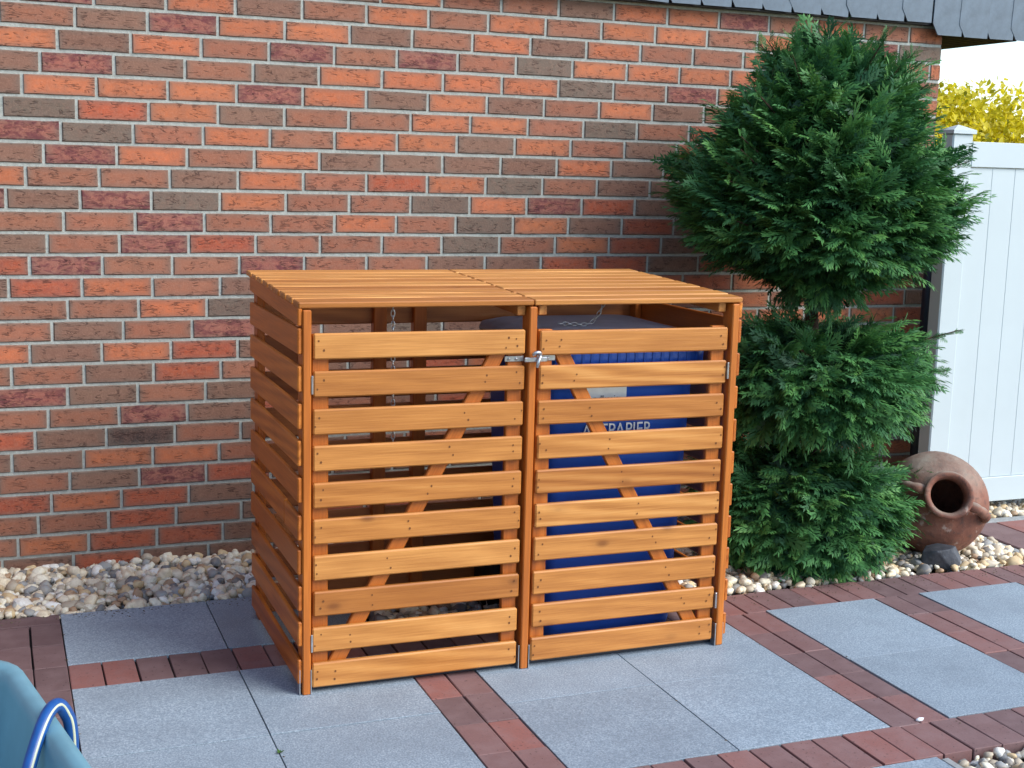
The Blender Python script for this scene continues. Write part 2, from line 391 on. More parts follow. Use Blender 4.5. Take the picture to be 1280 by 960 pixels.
def double_col(x0, ys):
    for k, xx in enumerate((x0 + 0.049, x0 + 0.148)):
        for y in ys: paver(xx, y - 0.098, True)
double_col(0.832, [-1.213 - 0.1945 * i for i in range(5)])
double_col(0.832, [-2.378 - 0.1965 * i for i in range(5)])
double_col(2.000, [-1.213 - 0.1945 * i for i in range(5)])
double_col(2.662, [-1.206 - 0.1955 * i for i in range(5)])
double_col(3.322, [-1.206 - 0.1955 * i for i in range(5)])
for xx in (-0.183, -0.2815):
    for i in range(12): paver(xx, -0.626 - 0.1955 * i - 0.098, True)
for i in range(3): paver(-0.233 - 0.197 * i, -0.578, False)
# brown terrace stones and kerbs to the right of the pot
TILE = [cbox('terrace_stone', 0.193, 0.39, 0.06, PAVER, 0.004, 0.0006, s) for s in range(3)]
for i in range(4):
    for j in range(2): ob('terrace_stone', TILE[(i + j) % 3], patio, (3.768 + 0.198 * i, -0.665 - 0.396 * j, -0.027), (0, 0, random.uniform(-.003, .003)))
kerb = struct(ob('kerb', cbox('kerb', 0.045, 0.56, 0.11, CONCRETE, 0.006), None, (3.640, -0.735, -0.055)))
struct(ob('kerb', cbox('kerb', 1.4, 0.05, 0.11, CONCRETE, 0.006), None, (4.32, -0.425, -0.054)))
ob('kerb_edge', cbox('kerb_edge', 0.03, 1.3, 0.10, CONCRETE, 0.005), patio, (2.018, -3.03, -0.056))

# ------------------------------------------------------------------ pebbles
bm = bmesh.new(); bmesh.ops.create_icosphere(bm, subdivisions=1, radius=1.0)
bm.verts.ensure_lookup_table(); IV = np.array([v.co[:] for v in bm.verts]); IF = np.array([[v.index for v in f.verts] for f in bm.faces]); bm.free()
bm = bmesh.new(); bmesh.ops.create_icosphere(bm, subdivisions=2, radius=1.0)
bm.verts.ensure_lookup_table(); IV2 = np.array([v.co[:] for v in bm.verts]); IF2 = np.array([[v.index for v in f.verts] for f in bm.faces]); bm.free()
def stone_shape(V, seed, amp=0.22):
    out = []
    for v in V:
        d = Vector(v); n = mnoise.noise(d * 1.1 + Vector((seed * 7.3, seed * 3.1, seed))) * 1.0 + 0.5 * mnoise.noise(d * 2.3 + Vector((seed * 1.7, 5, seed * 2.9)))
        out.append(d * (1 + amp * 1.6 * n))
    return np.array(out)
SHAPES = [stone_shape(IV2, s, 0.30) for s in range(14)]
def pebbles(name, regions, per_m2, size, heightf, zspread=0.02, tones=None):
    VS = []; LS = []; TS = []; o = 0
    for (x0, x1, y0, y1) in regions:
        n = int((x1 - x0) * (y1 - y0) * per_m2)
        P = np.stack([rng.uniform(x0, x1, n), rng.uniform(y0, y1, n)], 1)
        for px_, py_ in P:
            sz = size * rng.lognormal(0.0, 0.36); sz = min(sz, size * 1.9)
            sc = np.array([1.0, rng.uniform(.65, .95), rng.uniform(.45, .8)]) * sz
            e = Euler((rng.normal(0, .5), rng.normal(0, .5), rng.uniform(0, 6.28))).to_matrix()
            R = np.array(e)
            v = (SHAPES[rng.integers(14)] * sc) @ R.T + np.array([px_, py_, heightf(px_, py_) + rng.uniform(-zspread, zspread * .4)])
            VS.append(v); LS.append(IF2 + o); o += len(v); TS.append(np.full(len(v), rng.random() if tones is None else tones[rng.integers(len(tones))]))
    V = np.concatenate(VS); F = np.concatenate(LS)
    me = me_np(name, V, F.ravel(), np.full(len(F), 3), PEBBLE, True, {'stone_tone': np.concatenate(TS)})
    q = ob(name, me); q['kind'] = 'stuff'; return q
def h_left(x, y): return -0.008 + 0.006 * max(0, min(1, (y + 0.535) / 0.3))
q = pebbles('gravel_bed', [(-0.75, 0.95, -0.520, 0.02)], 2700, 0.0185, h_left, 0.026)
q['label'] = 'cream and grey pebbles heaped along the foot of the brick wall'
q = pebbles('gravel_bed', [(0.86, 2.0, -1.0, 0.02)], 1150, 0.020, lambda x, y: -0.004, 0.016)
q['label'] = 'pebbles under and behind the wooden bin shelter'
q = pebbles('gravel_bed', [(1.9, 3.61, -1.005, 0.03), (3.6, 4.6, -0.39, -0.1)], 1900, 0.0175, lambda x, y: 0.002, 0.020)
q['label'] = 'pale pebbles round the conifer and the clay jar'
q = pebbles('gravel_bed', [(2.045, 3.4, -3.3, -2.392)], 2300, 0.0155, lambda x, y: -0.012, 0.018, (.5, .6, .78, .78, .5, .66, .3, .88, .5, .6, .2))
q['label'] = 'small pebbles in front of the paving at the lower right'
ob('white_chip', me_from('white_chip', stone_shape(IV, 3) * np.array([.014, .009, .006]), IF, PRINT, True), None, (2.103, -2.170, 0.003))
tag(bpy.data.objects['white_chip'], 'single white stone chip lying on the red paving joint', 'stone')

gv = []; gf = []; gt = []
for k in range(420):
    zone = random.random()
    if zone < .4: gx, gy_ = random.uniform(-.33, .95), -0.535 - abs(random.gauss(0, .035))
    elif zone < .8: gx, gy_ = random.uniform(1.9, 3.5), -1.03 - abs(random.gauss(0, .05))
    else: gx, gy_ = random.choice((-.134, .348, 1.029, 1.509, 2.2, .832, 2.0)) + random.gauss(0, .004), random.uniform(-2.35, -.6)
    a = random.uniform(0, 6.28); sx, sy = random.uniform(.0016, .0042), random.uniform(.0008, .0026); o = len(gv)
    for (u, w_) in ((-1, -1), (1, -.7), (.8, 1), (-1, .8)): gv.append((gx + (u * sx * math.cos(a) - w_ * sy * math.sin(a)), gy_ + (u * sx * math.sin(a) + w_ * sy * math.cos(a)), .0005))
    gv.append((gx, gy_, .0005 + sy)); gf += [(o + 1, o, o + 4), (o + 2, o + 1, o + 4), (o + 3, o + 2, o + 4), (o, o + 3, o + 4)]
q = ob('grit', me_from('grit', gv, gf, simple('grit', (0.20, 0.16, 0.11), 0.9, 0.1, nscale=60, namt=0.7))); q['kind'] = 'stuff'; q['label'] = 'specks of grit scattered on the paving along the pebble beds'

# ------------------------------------------------------------------ house
YAW = 0.01592
house = thing('brick_house', 'house wall of mottled red brown clinker bricks with slate roof edge', 'house', (0, 0, 0), YAW)
DEPTH = 6.0; CX = 3.80
ob('unseen_shade_wall', me_from('unseen_shade_wall', *boxVF(-5.0, -2.05, -2.8, 0.0, -0.3, 2.75), simple('shade_wall_brick', (0.30, 0.13, 0.085), 0.85, 0.2, nscale=9, namt=0.4)), house)  # unseen block added at the left to shade the shelter side and lower wall
ob('wall', me_from('wall', *boxVF(-4.0, CX, 0.005, DEPTH, -0.3, 2.60), MORTAR), house)
def brick_variant(seed, l=0.2395, h=0.0680, d=0.055):
    rr = random.Random(seed); nx = 5
    V = []; F = []
    def front(ins, y, jit):
        xs = [(-l / 2 + ins) + (l - 2 * ins) * i / nx for i in range(nx + 1)]
        return [(xx + rr.uniform(-jit, jit) * (0 < i < nx) + rr.uniform(-jit, jit), y + rr.uniform(-.0012, .0012), s * (h / 2 - ins) + rr.uniform(-jit, jit)) for s in (-1, 1) for i, xx in enumerate(xs)]
    A = front(0.003, 0.0, 0.0013); B = front(0.0, 0.0042, 0.0011); D = [(v[0], d, v[2]) for v in B]
    V = A + B + D; n = nx + 1
    for i in range(nx): F.append((i, i + 1, n + i + 1, n + i))
    per = list(range(n)) + [n + i for i in range(nx, -1, -1)]
    for k in range(len(per)):
        a, b_ = per[k], per[(k + 1) % len(per)]
        F.append((b_, a, a + 2 * n, b_ + 2 * n)); F.append((b_ + 2 * n, a + 2 * n, a + 4 * n, b_ + 4 * n))
    return V, F
def add_uv(me):
    uv = me.uv_layers.new(name='UVMap'); co = np.zeros(len(me.vertices) * 3); me.vertices.foreach_get('co', co); co = co.reshape(-1, 3)
    li = np.zeros(len(me.loops), np.int32); me.loops.foreach_get('vertex_index', li)
    uv.data.foreach_set('uv', co[li][:, [0, 2]].ravel().astype(np.float32))
BV = [brick_variant(s) for s in range(16)]
BM = []
for V, F in BV:
    me = me_from('brick', V, F, BRICK1); add_uv(me); BM.append(me)
CODE = {-2: (3.5, 'BOMMBOOPMOMO'), -1: (-.75, 'PBOBMOMOMOOMOMPG'), 0: (-1, 'MBPOOBMOBOMMOMBMO'), 1: (-1.25, 'OBOMPMPMGOOOOMOMM'), 2: (-1.5, 'BPBMBOOOOGMPOB'),
        3: (-1.75, 'BOOOPOBOBMOBMR'), 4: (-1, 'GROBMMOOMGMRBO'), 5: (-1.25, 'PGMOMOOBOMBR'), 6: (-1.5, 'BPOMOBBBBOBRB'), 7: (-1.75, 'OMMBOMROGMBBM'),
        8: (-1, 'BPGOMMGOPRBBR'), 9: (-1.25, 'MMPMMOMGOBRB'), 10: (-1.5, 'BMPRMMMGMORB'), 11: (-1.75, 'RPMMPMMBBRRB'), 12: (-2, 'BROMBPMB'),
        13: (-1.25, 'MMOGMB'), 14: (-1.5, 'MBMPMB'), 15: (-1.75, 'OBORBM'), 16: (-2, 'MMBRMB'), 17: (-1.25, 'PBMBMR'), 18: (-1.5, 'MMPBRM'),
        19: (-1.75, 'RBDMBR'), 20: (-2, 'BBOOMB'), 21: (-1.25, 'MBPRBM'), 22: (-1.5, 'RORBMB'), 23: (-1.75, 'MMRMBR'), 24: (-2, 'MORRBM'), 25: (-1.25, 'BRBBMB')}
TONE = {'O': (0.51, 0.150, 0.062), 'R': (0.43, 0.095, 0.042), 'M': (0.335, 0.124, 0.070), 'B': (0.215, 0.112, 0.075), 'G': (0.150, 0.112, 0.085), 'P': (0.33, 0.112, 0.080), 'D': (0.050, 0.036, 0.033)}
rb = random.Random(11)
ROWX = {-2: -.009, -1: -.001, 0: -.004, 1: -.002, 2: .001, 3: .001, 4: -.006, 5: .001, 6: .004, 7: .0035, 8: -.002, 9: .002, 10: .0066, 11: .007, 12: -.0035, 13: .008, 14: .014, 15: -.002, 16: -.004, 17: -.001, 18: -.008, 19: .007, 20: -.0135, 21: -.0015, 22: -.006, 23: .008, 24: -.0026, 25: .003}
bricks = []
Ri = M.inverted()
def pix(w):
    q = Ri @ Vector(w); f = 1645.82
    return 640 + f * q.x / -q.z, 480 - f * q.y / -q.z, -q.z
for r in range(-4, 27):
    z = 2.0082 - r * 0.07985; ph = -(r % 4) / 4.0
    for k in range(-8, 18):
        X0 = ph + k; xa = X0 * 0.25 + ROWX.get(r, 0) + 0.0052; xb = xa + 0.2395
        if xa > CX - 0.02: continue
        cut = min(xb, CX + 0.002) - xa
        if r in CODE and X0 >= CODE[r][0] - 0.01 and (X0 - CODE[r][0]) < len(CODE[r][1]) - 0.5: c = CODE[r][1][int(round(X0 - CODE[r][0]))]
        else: c = rb.choice('OOMMMBBBRRGP')
        t = TONE[c]; jv = rb.uniform(.90, 1.10); jr = rb.uniform(.94, 1.06)
        col = (min(1, t[0] * jv), t[1] * jv * jr, t[2] * jv * jr, 1.0 if c == 'P' else (0.25 if c == 'R' and rb.random() < .4 else 0.0))
        bricks.append(dict(x=xa + 0.11975, z=z + rb.uniform(-.0012, .0012), col=col, cut=cut / 0.2395, v=rb.randrange(16), rz=rb.uniform(-.004, .004), r=r))
def vis(b):
    wx = b['x'] * math.cos(YAW); wy = b['x'] * math.sin(YAW)
    u, v, d = pix((wx, wy, b['z']))
    if u < -30 or u > 1290 or v < -16 or v > 715: return 0
    if 318 < u < 905 and v > 348: return 0.02
    if 900 < u < 1140 and 60 < v < 720: return 0.03
    return 100.0 / d
order = sorted(range(len(bricks)), key=lambda i: -vis(bricks[i]))
rest = []
for n_, i in enumerate(order):
    b = bricks[i]
    if n_ < 300:
        xo = b['x'] - 0.11975 * (1 - b['cut'])
        o = ob('brick', BM[b['v']], house, (xo, -0.0, b['z']), (0, b['rz'], 0), (b['cut'], 1, 1))
        o.color = b['col']
    else: rest.append(b)
V = []; F = []; UVs = []; CO = []; SE = []
for b in rest:
    v, f = BV[b['v']]; o = len(V); xo = b['x'] - 0.11975 * (1 - b['cut']); s = rb.random()
    V += [(p_[0] * b['cut'] + xo, p_[1], p_[2] + b['z'] - p_[0] * b['rz']) for p_ in v]; F += [tuple(i + o for i in q) for q in f]
    UVs += [(p_[0], p_[2]) for p_ in v]; CO += [b['col']] * len(v); SE += [s] * len(v)
# return of the bricks round the corner
for r in range(-2, 27):
    z = 2.0082 - r * 0.07985
    for k in range(14):
        y0 = 0.058 + k * 0.25 - (0.125 if r % 2 else 0) + 0.0052; v, f = BV[rb.randrange(16)]; o = len(V); s = rb.random()
        t = TONE[rb.choice('OOMMMBBRRG')]
        ya = max(y0, 0.058); cut = (y0 + 0.2395 - ya) / 0.2395
        V += [(CX + 0.002 - p_[1], ya + (p_[0] + 0.11975) * cut, p_[2] + z) for p_ in v]; F += [tuple(i + o for i in q) for q in f]
        UVs += [(p_[0], p_[2]) for p_ in v]; CO += [(*t, 0.0)] * len(v); SE += [s] * len(v)
me = me_from('brick', V, F, BRICK2)
li = np.zeros(len(me.loops), np.int32); me.loops.foreach_get('vertex_index', li)
me.uv_layers.new(name='UVMap').data.foreach_set('uv', np.array(UVs, np.float32)[li].ravel())
ca_ = me.attributes.new('brick_colour', 'FLOAT_COLOR', 'POINT'); ca_.data.foreach_set('color', np.array(CO, np.float32).ravel())
sa_ = me.attributes.new('brick_seed', 'FLOAT', 'POINT'); sa_.data.foreach_set('value', np.array(SE, np.float32))
rest_o = ob('brick', me, house); rest_o['kind'] = 'stuff'

# roof edge: slates hung on the verge, boxed eaves with boarded soffit
ZS = 2.218; EX = 4.22
roof = ob('roof', me_from('roof', *boxVF(-4.0, CX - 0.03, -0.030, DEPTH + 0.2, ZS + 0.02, 3.2), SOFFIT), house)
ob('roof_eave', me_from('roof_eave', *boxVF(CX - 0.03, EX, -0.030, DEPTH + 0.2, ZS - 0.030, 2.75), SOFFIT), roof)
def slate_me(seed, w=0.158, h=0.21, cutl=True):
    rr = random.Random(seed); j = lambda: rr.uniform(-.0025, .0025)
    out = [(-w / 2 + 0.034 + j(), 0.0 + j()), (w / 2 + 0.008 + j(), 0.0 + j()), (w / 2 + 0.008, h), (-w / 2, h), (-w / 2 + j(), 0.052 + j())]
    n = len(out); V = [(a, -0.006, c) for a, c in out] + [(a, 0.0, c) for a, c in out]
    F = [tuple(range(n)), tuple(range(2 * n - 1, n - 1, -1))] + [((i + 1) % n, i, i + n, (i + 1) % n + n) for i in range(n)]
    return me_from('slate', V, F, SLATE)
SL = [slate_me(s) for s in range(6)]
def slate_row(x0, x1, z, yb, tilt, zn):
    x = x0; i = 0
    while x < x1:
        ob('slate', SL[(i + zn) % 6], roof, (x + 0.075 + random.uniform(-.001, .001), yb - 0.002 * (i % 2) - 0.004, z + random.uniform(-.002, .002)), (tilt, 0, random.uniform(-.01, .01)))
        x += 0.1495; i += 1
slate_row(0.98, 3.66, ZS, -0.045, 0.035, 0); slate_row(0.92, 3.66, ZS + 0.15, -0.040, 0.035, 1); slate_row(0.98, 3.66, ZS + 0.30, -0.035, 0.035, 2)
slate_row(3.700, EX + 0.12, ZS - 0.046, -0.045, 0.035, 3); slate_row(3.65, EX + 0.12, ZS + 0.104, -0.040, 0.035, 4); slate_row(3.70, EX + 0.12, ZS + 0.254, -0.035, 0.035, 5)
nb = 7
for k in range(nb):
    xa = CX + 0.006 + (EX - CX - 0.006) * k / nb; xb = CX + 0.006 + (EX - CX - 0.006) * (k + 1) / nb - 0.008
    ob('soffit_board', me_from('soffit_board', *boxVF(xa, xb, -0.028, DEPTH, ZS - 0.045, ZS - 0.032), SOFFIT), roof)
ob('verge_trim', me_from('verge_trim', *boxVF(-4.0, CX - 0.06, -0.034, 0.02, ZS - 0.004, ZS + 0.014), DARKM), roof)

# ------------------------------------------------------------------ double bin shelter
YF = -1.465
box = thing('bin_shelter', 'orange stained slatted wooden double bin shelter with two front doors', 'bin shelter', (1.18, YF, 0))
BO = Vector((1.18, YF, 0))
def place(o, loc, rot=(0, 0, 0)):
    o.location = Vector(loc); o.rotation_euler = rot; return o
def part(name, parent=None):
    """part mesh-less holder is avoided: first mesh is the part itself"""
def bp(name, me, parent, loc, rot=(0, 0, 0)):
    """loc in world; converts to the parent's frame (parents are unrotated)"""
    po = Vector((0, 0, 0)); q = parent
    while q is not None: po += q.location; q = q.parent
    return ob(name, me, parent, Vector(loc) - po, rot)
VERT = (0, math.pi / 2, 0)
PW, PD = 0.024, 0.062
def post(x, y, z1, w=PW, d=PD):
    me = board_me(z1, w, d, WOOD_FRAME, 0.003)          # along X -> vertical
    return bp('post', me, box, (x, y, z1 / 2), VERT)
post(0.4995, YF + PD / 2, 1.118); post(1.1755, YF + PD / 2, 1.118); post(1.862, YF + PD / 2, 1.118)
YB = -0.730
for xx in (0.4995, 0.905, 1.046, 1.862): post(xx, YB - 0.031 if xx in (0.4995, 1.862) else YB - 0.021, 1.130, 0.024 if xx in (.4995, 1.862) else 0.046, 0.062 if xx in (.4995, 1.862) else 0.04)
# doors
nailsL = []
def nail(x, y, z, nx=0):
    a = random.uniform(0.0024, 0.0034); V = []; 
    for k in range(6): V.append((x + a * math.cos(k * 1.0472), y, z + a * 1.25 * math.sin(k * 1.0472)))
    return V, [tuple(range(6))[::-1]]
def door(x0, x1, hinge_left, label):
    w = x1 - x0; ysl = YF + 0.004
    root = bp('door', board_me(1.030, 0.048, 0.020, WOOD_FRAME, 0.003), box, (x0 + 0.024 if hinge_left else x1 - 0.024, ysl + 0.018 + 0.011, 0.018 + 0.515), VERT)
    root['label'] = label
    me = cbox('slat', w, 0.018, 0.073, WOOD, 0.0042); 
    inv = root.matrix_basis.inverted()
    def sub(name, me_, loc, rot=(0, 0, 0)):
        o = ob(name, me_, root)
        Mw = Matrix.Translation(Vector(loc) - BO) @ Euler(rot).to_matrix().to_4x4()
        Mr = Matrix.Translation(root.location) @ root.rotation_euler.to_matrix().to_4x4()
        o.matrix_basis = Mr.inverted() @ Mw; return o
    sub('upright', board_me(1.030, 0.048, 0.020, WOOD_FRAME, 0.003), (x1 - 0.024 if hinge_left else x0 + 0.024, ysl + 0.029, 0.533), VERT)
    # diagonal brace
    if hinge_left: a, b = Vector((x0 + 0.075, 0, 0.085)), Vector((x1 - 0.075, 0, 0.985))
    else: a, b = Vector((x1 - 0.075, 0, 0.085)), Vector((x0 + 0.075, 0, 0.985))
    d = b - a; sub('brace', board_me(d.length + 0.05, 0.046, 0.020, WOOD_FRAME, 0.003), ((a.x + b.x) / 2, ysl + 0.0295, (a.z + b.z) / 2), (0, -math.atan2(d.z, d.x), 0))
    P = []
    for k in range(10):
        zt = 1.051 - 0.1066 * k if hinge_left else 1.046 - 0.1058 * k
        zc = zt - 0.0365 + random.uniform(-.0012, .0012)
        sub('slat', me, ((x0 + x1) / 2 + random.uniform(-.002, .002), ysl + 0.009 + random.uniform(-.0006, .0006), zc), (0, random.uniform(-.0022, .0022), 0))
        tt = (zc - a.z) / (b.z - a.z)
        for xx in (x0 + 0.018, x1 - 0.018, a.x + (b.x - a.x) * tt):
            for s in (-1, 1): P.append(nail(xx + random.uniform(-.013, .013), ysl - 0.0012, zc + s * 0.0125 + random.uniform(-.005, .005)))
    V = []; F = []
    for v, f in P:
        o = len(V); V += [Vector(q) - BO for q in v]; F += [tuple(i + o for i in q) for q in f]
    Mr = Matrix.Translation(root.location) @ root.rotation_euler.to_matrix().to_4x4(); Mi = Mr.inverted()
    o = ob('nail', me_from('nail', [Mi @ v for v in V], F, NAIL), root); o['kind'] = 'stuff'
    # hinges and bottom corner bracket
    hx = x0 - 0.004 if hinge_left else x1 + 0.004
    for zc in (0.908, 0.154): sub('hinge', cbox('hinge', 0.006, 0.010, 0.052, STEEL, 0.001), (hx, YF + 0.003, zc))
    px_ = x1 - 0.028 if hinge_left else x0 + 0.026
    sub('latch_plate', cbox('latch_plate', 0.060, 0.004, 0.017, STEEL, 0.001), (px_, ysl + 0.0165, 0.963))
    for dx in (-.017, .006): sub('screw', tube_me('screw', [(0, 0.0, 0), (0, -0.0035, 0)], 0.0045, STEEL, 8), (px_ + dx, ysl + 0.0145, 0.963))
    return root
door(0.518, 1.152, True, 'left door whose brace rises to the right')
door(1.200, 1.838, False, 'right door in front of the blue bin')
lt = bp('latch', cbox('latch', 0.072, 0.006, 0.013, STEEL, 0.0015), box, (1.184, YF - 0.004, 0.962))
ob('bolt', tube_me('bolt', catmull([(-.012, -.006, 0.016), (-.006, -.012, .022), (.006, -.012, .022), (.012, -.006, .014), (.004, -.012, -.004), (0, -.010, -.022)], 4), 0.0055, STEEL, 8), lt)
for xx, s in ((0.512, 1), (1.1905, 1), (1.846, -1)):
    bp('post_shoe', cbox('post_shoe', 0.003, 0.030, 0.075, STEEL, 0.0006), box, (xx, YF + 0.014, 0.038))
    bp('post_shoe', cbox('post_shoe', 0.003, 0.030, 0.075, STEEL, 0.0006), box, (xx + (-0.0315 if s > 0 else 0.0315), YF + 0.020, 0.038))
# side panels (first slat follows the slope of the lid)
def side_panel(xo, label):  # slats in darker frame wood: partly stain, partly side shade put into the colour
    L_ = (YB + 0.0) - (YF + 0.006)
    R90 = (0, 0, math.pi / 2)
    yc = (YF + 0.006 + YB) / 2
    a, b = 1.100, 1.134; slope = 0.028
    # top slat: a sloped board
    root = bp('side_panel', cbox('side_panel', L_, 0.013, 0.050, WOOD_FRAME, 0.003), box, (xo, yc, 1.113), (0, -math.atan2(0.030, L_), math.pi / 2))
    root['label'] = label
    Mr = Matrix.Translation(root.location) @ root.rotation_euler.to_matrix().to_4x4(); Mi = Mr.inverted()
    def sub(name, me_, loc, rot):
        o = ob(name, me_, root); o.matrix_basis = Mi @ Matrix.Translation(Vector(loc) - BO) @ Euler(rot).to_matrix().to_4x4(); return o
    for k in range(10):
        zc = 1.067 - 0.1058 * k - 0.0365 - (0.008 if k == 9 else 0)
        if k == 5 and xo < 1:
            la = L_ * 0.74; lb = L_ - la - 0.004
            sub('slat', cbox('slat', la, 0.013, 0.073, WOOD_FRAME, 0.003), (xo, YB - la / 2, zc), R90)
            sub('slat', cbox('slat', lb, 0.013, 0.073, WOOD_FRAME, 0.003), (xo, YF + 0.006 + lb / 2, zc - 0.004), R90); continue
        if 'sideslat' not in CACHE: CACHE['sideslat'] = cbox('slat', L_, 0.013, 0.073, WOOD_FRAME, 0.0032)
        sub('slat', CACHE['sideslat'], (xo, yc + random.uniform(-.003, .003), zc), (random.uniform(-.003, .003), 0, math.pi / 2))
side_panel(0.4806, 'left side panel of ten slats, one of them jointed')
side_panel(1.8808, 'right side panel next to the conifer')
# back panel
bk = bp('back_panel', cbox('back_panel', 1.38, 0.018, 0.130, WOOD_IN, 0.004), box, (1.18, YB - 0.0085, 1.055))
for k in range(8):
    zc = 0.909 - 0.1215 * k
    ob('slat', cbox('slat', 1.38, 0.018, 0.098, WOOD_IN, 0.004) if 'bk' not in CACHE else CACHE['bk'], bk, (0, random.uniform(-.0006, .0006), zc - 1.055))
# dark strip on the ground between the posts, painting the shadow under the doors
ob('bottom_rail', cbox('bottom_rail', 1.34, 0.02, 0.012, DARKM, 0.002), box, (0.0, 0.045, 0.006))
# lids
def lid(x0, x1, label):
    n = 9; y0, y1 = YF - 0.004, -0.655; z0, z1 = 1.131, 1.157
    pitch = (y1 - y0) / n; wdt = pitch * 0.82; ang = math.atan2(z1 - z0, y1 - y0)
    me = cbox('slat', x1 - x0, wdt, 0.017, WOOD, 0.003)
    root = None
    for k in range(n):
        t = (k + 0.5) / n; yy = y0 + (y1 - y0) * t; zz = z0 + (z1 - z0) * t
        loc = ((x0 + x1) / 2 + random.uniform(-.0015, .0015), yy, zz + random.uniform(-.0008, .0008)); rot = (ang + 0.012, 0, random.uniform(-.001, .001))
        if root is None: root = bp('lid', me, box, loc, rot); root['label'] = label
        else:
            o = ob('slat', me, root); Mr = Matrix.Translation(root.location) @ root.rotation_euler.to_matrix().to_4x4()
            o.matrix_basis = Mr.inverted() @ Matrix.Translation(Vector(loc) - BO) @ Euler(rot).to_matrix().to_4x4()
    Mr = Matrix.Translation(root.location) @ root.rotation_euler.to_matrix().to_4x4()
    for xx in ((x0 + 0.022, x1 - 0.030) if x0 < 1 else (x0 + 0.034, x1 - 0.060)):
        o = ob('batten', cbox('batten', 0.70, 0.026, 0.030, WOOD, 0.002), root)
        o.matrix_basis = Mr.inverted() @ Matrix.Translation(Vector((xx, -1.088, 1.117)) - BO) @ Euler((0, -ang, math.pi / 2)).to_matrix().to_4x4()
    return root
lid(0.475, 1.1765, 'left lid of nine boards'); lid(1.1815, 1.8865, 'right lid of nine boards')

# chains that hang from the lids
def chain(name, pts, label):
    P = catmull(pts, 12); out = []; acc = 0; last = P[0]; k = 0; L_ = 0.0165
    V = []; F = []
    seq = [P[0]]
    for q in P[1:]:
        while (q - seq[-1]).length >= L_:
            seq.append(seq[-1] + (q - seq[-1]).normalized() * L_)
    for i in range(len(seq) - 1):
        a, b = seq[i], seq[i + 1]; t = (b - a).normalized(); u = t.cross(Vector((0.2, 1, 0.1))).normalized(); w_ = t.cross(u)
        s = u if i % 2 else w_
        c = (a + b) / 2; loop = []
        for j in range(10):
            an = j * math.pi / 5; loop.append(c + t * math.cos(an) * 0.0115 + s * math.sin(an) * 0.0055)
        me = tube_me('tmp', loop, 0.0016, STEEL, 5, True); o = len(V)
        V += [v.co.copy() for v in me.vertices]; F += [tuple(i2 + o for i2 in p_.vertices) for p_ in me.polygons]; bpy.data.meshes.remove(me)
    return tag(ob(name, me_from(name, V, F, STEEL, True)), label, 'chain', 'chains hanging from the shelter lids')
chain('chain', [(0.775, -1.36, 1.118), (0.777, -1.36, 0.95), (0.780, -1.36, 0.68)], 'steel chain hanging straight down behind the left door')
chain('chain', [(1.535, -1.20, 1.118), (1.520, -1.195, 1.075), (1.488, -1.19, 1.033), (1.43, -1.19, 1.031), (1.372, -1.19, 1.034)], 'steel chain drooping onto the blue bin lid')

# ------------------------------------------------------------------ blue bin
bx0, bx1, by0, by1 = 1.268, 1.798, -1.345, -0.82
bn = thing('wheelie_bin', 'blue paper wheelie bin standing behind the right door', 'wheelie bin', ((bx0 + bx1) / 2, by0, 0))
def rr_loop(cx, cy, hx, hy, r, z, seg=5):
    out = []
    for (sx, sy, a0) in ((1, 1, 0), (-1, 1, 90), (-1, -1, 180), (1, -1, 270)):
        for k in range(seg + 1):
            a = math.radians(a0 + 90 * k / seg); out.append((cx + sx * (hx - r) + r * math.cos(a), cy + sy * (hy - r) + r * math.sin(a), z))
    return out
def loft(loops, cap0=True, cap1=True):
    V = []; F = []; n = len(loops[0])
    for l in loops: V += l
    for i in range(len(loops) - 1):
        for k in range(n): F.append((i * n + k, i * n + (k + 1) % n, (i + 1) * n + (k + 1) % n, (i + 1) * n + k))
    if cap0: F.append(tuple(range(n))[::-1])
    if cap1: F.append(tuple((len(loops) - 1) * n + k for k in range(n)))
    return V, F
cy = (by1 - by0) / 2
def bl(z, ins, r=0.05): return rr_loop(0, cy, 0.265 - ins, cy - ins * .8, r, z)
V, F = loft([bl(0.03, 0.035), bl(0.06, 0.030), bl(0.83, 0.0), bl(0.893, -0.004), bl(0.898, -0.028), bl(0.968, -0.030), bl(0.974, -0.02)])
ob('body', me_from('body', V, F, BLUEBIN, True), bn)
V, F = loft([bl(0.975, -0.034, .06), bl(0.986, -0.036, .06), bl(1.004, -0.028, .06), bl(1.018, 0.02, .06), bl(1.024, 0.09, .06)])
ld = ob('lid', me_from('lid', V, F, BLUELID, True), bn)
ribs = []
for k in range(17): ribs.append(boxVF(-0.245 + k * 0.0305, -0.235 + k * 0.0305, -0.0258, -0.018, 0.902, 0.962))
rb_o = joined('rim_ribs', ribs, BLUEBIN, bn, False)
ob('handle', tube_me('handle', [(-.22, 2 * cy + .05, .97), (.22, 2 * cy + .05, .97)], .016, BLUEBIN, 10), bn)
for s in (-1, 1):
    ob('wheel', tube_me('wheel', [(s * .22, 2 * cy - .04, .10), (s * .27, 2 * cy - .04, .10)], .10, RUBBER, 20), bn)
lab = ob('sticker', me_from('sticker', *boxVF(-0.148, 0.015, -0.002, 0.006, 0.768, 0.866), STICKER), bn, (0, 0.0, 0))
ob('lettering', text_me('Landkreis', 0.030, INK), lab, (-0.128, -0.0030, 0.803), (math.pi / 2, 0, 0))
tm = text_me('ALTPAPIER', 0.062, PRINT, 0.0008)
tw = max(v.co.x for v in tm.vertices)
ob('lettering', tm, bn, (-0.135, -0.0015, 0.690), (math.pi / 2, 0, 0), (0.245 / tw, 1, 1))

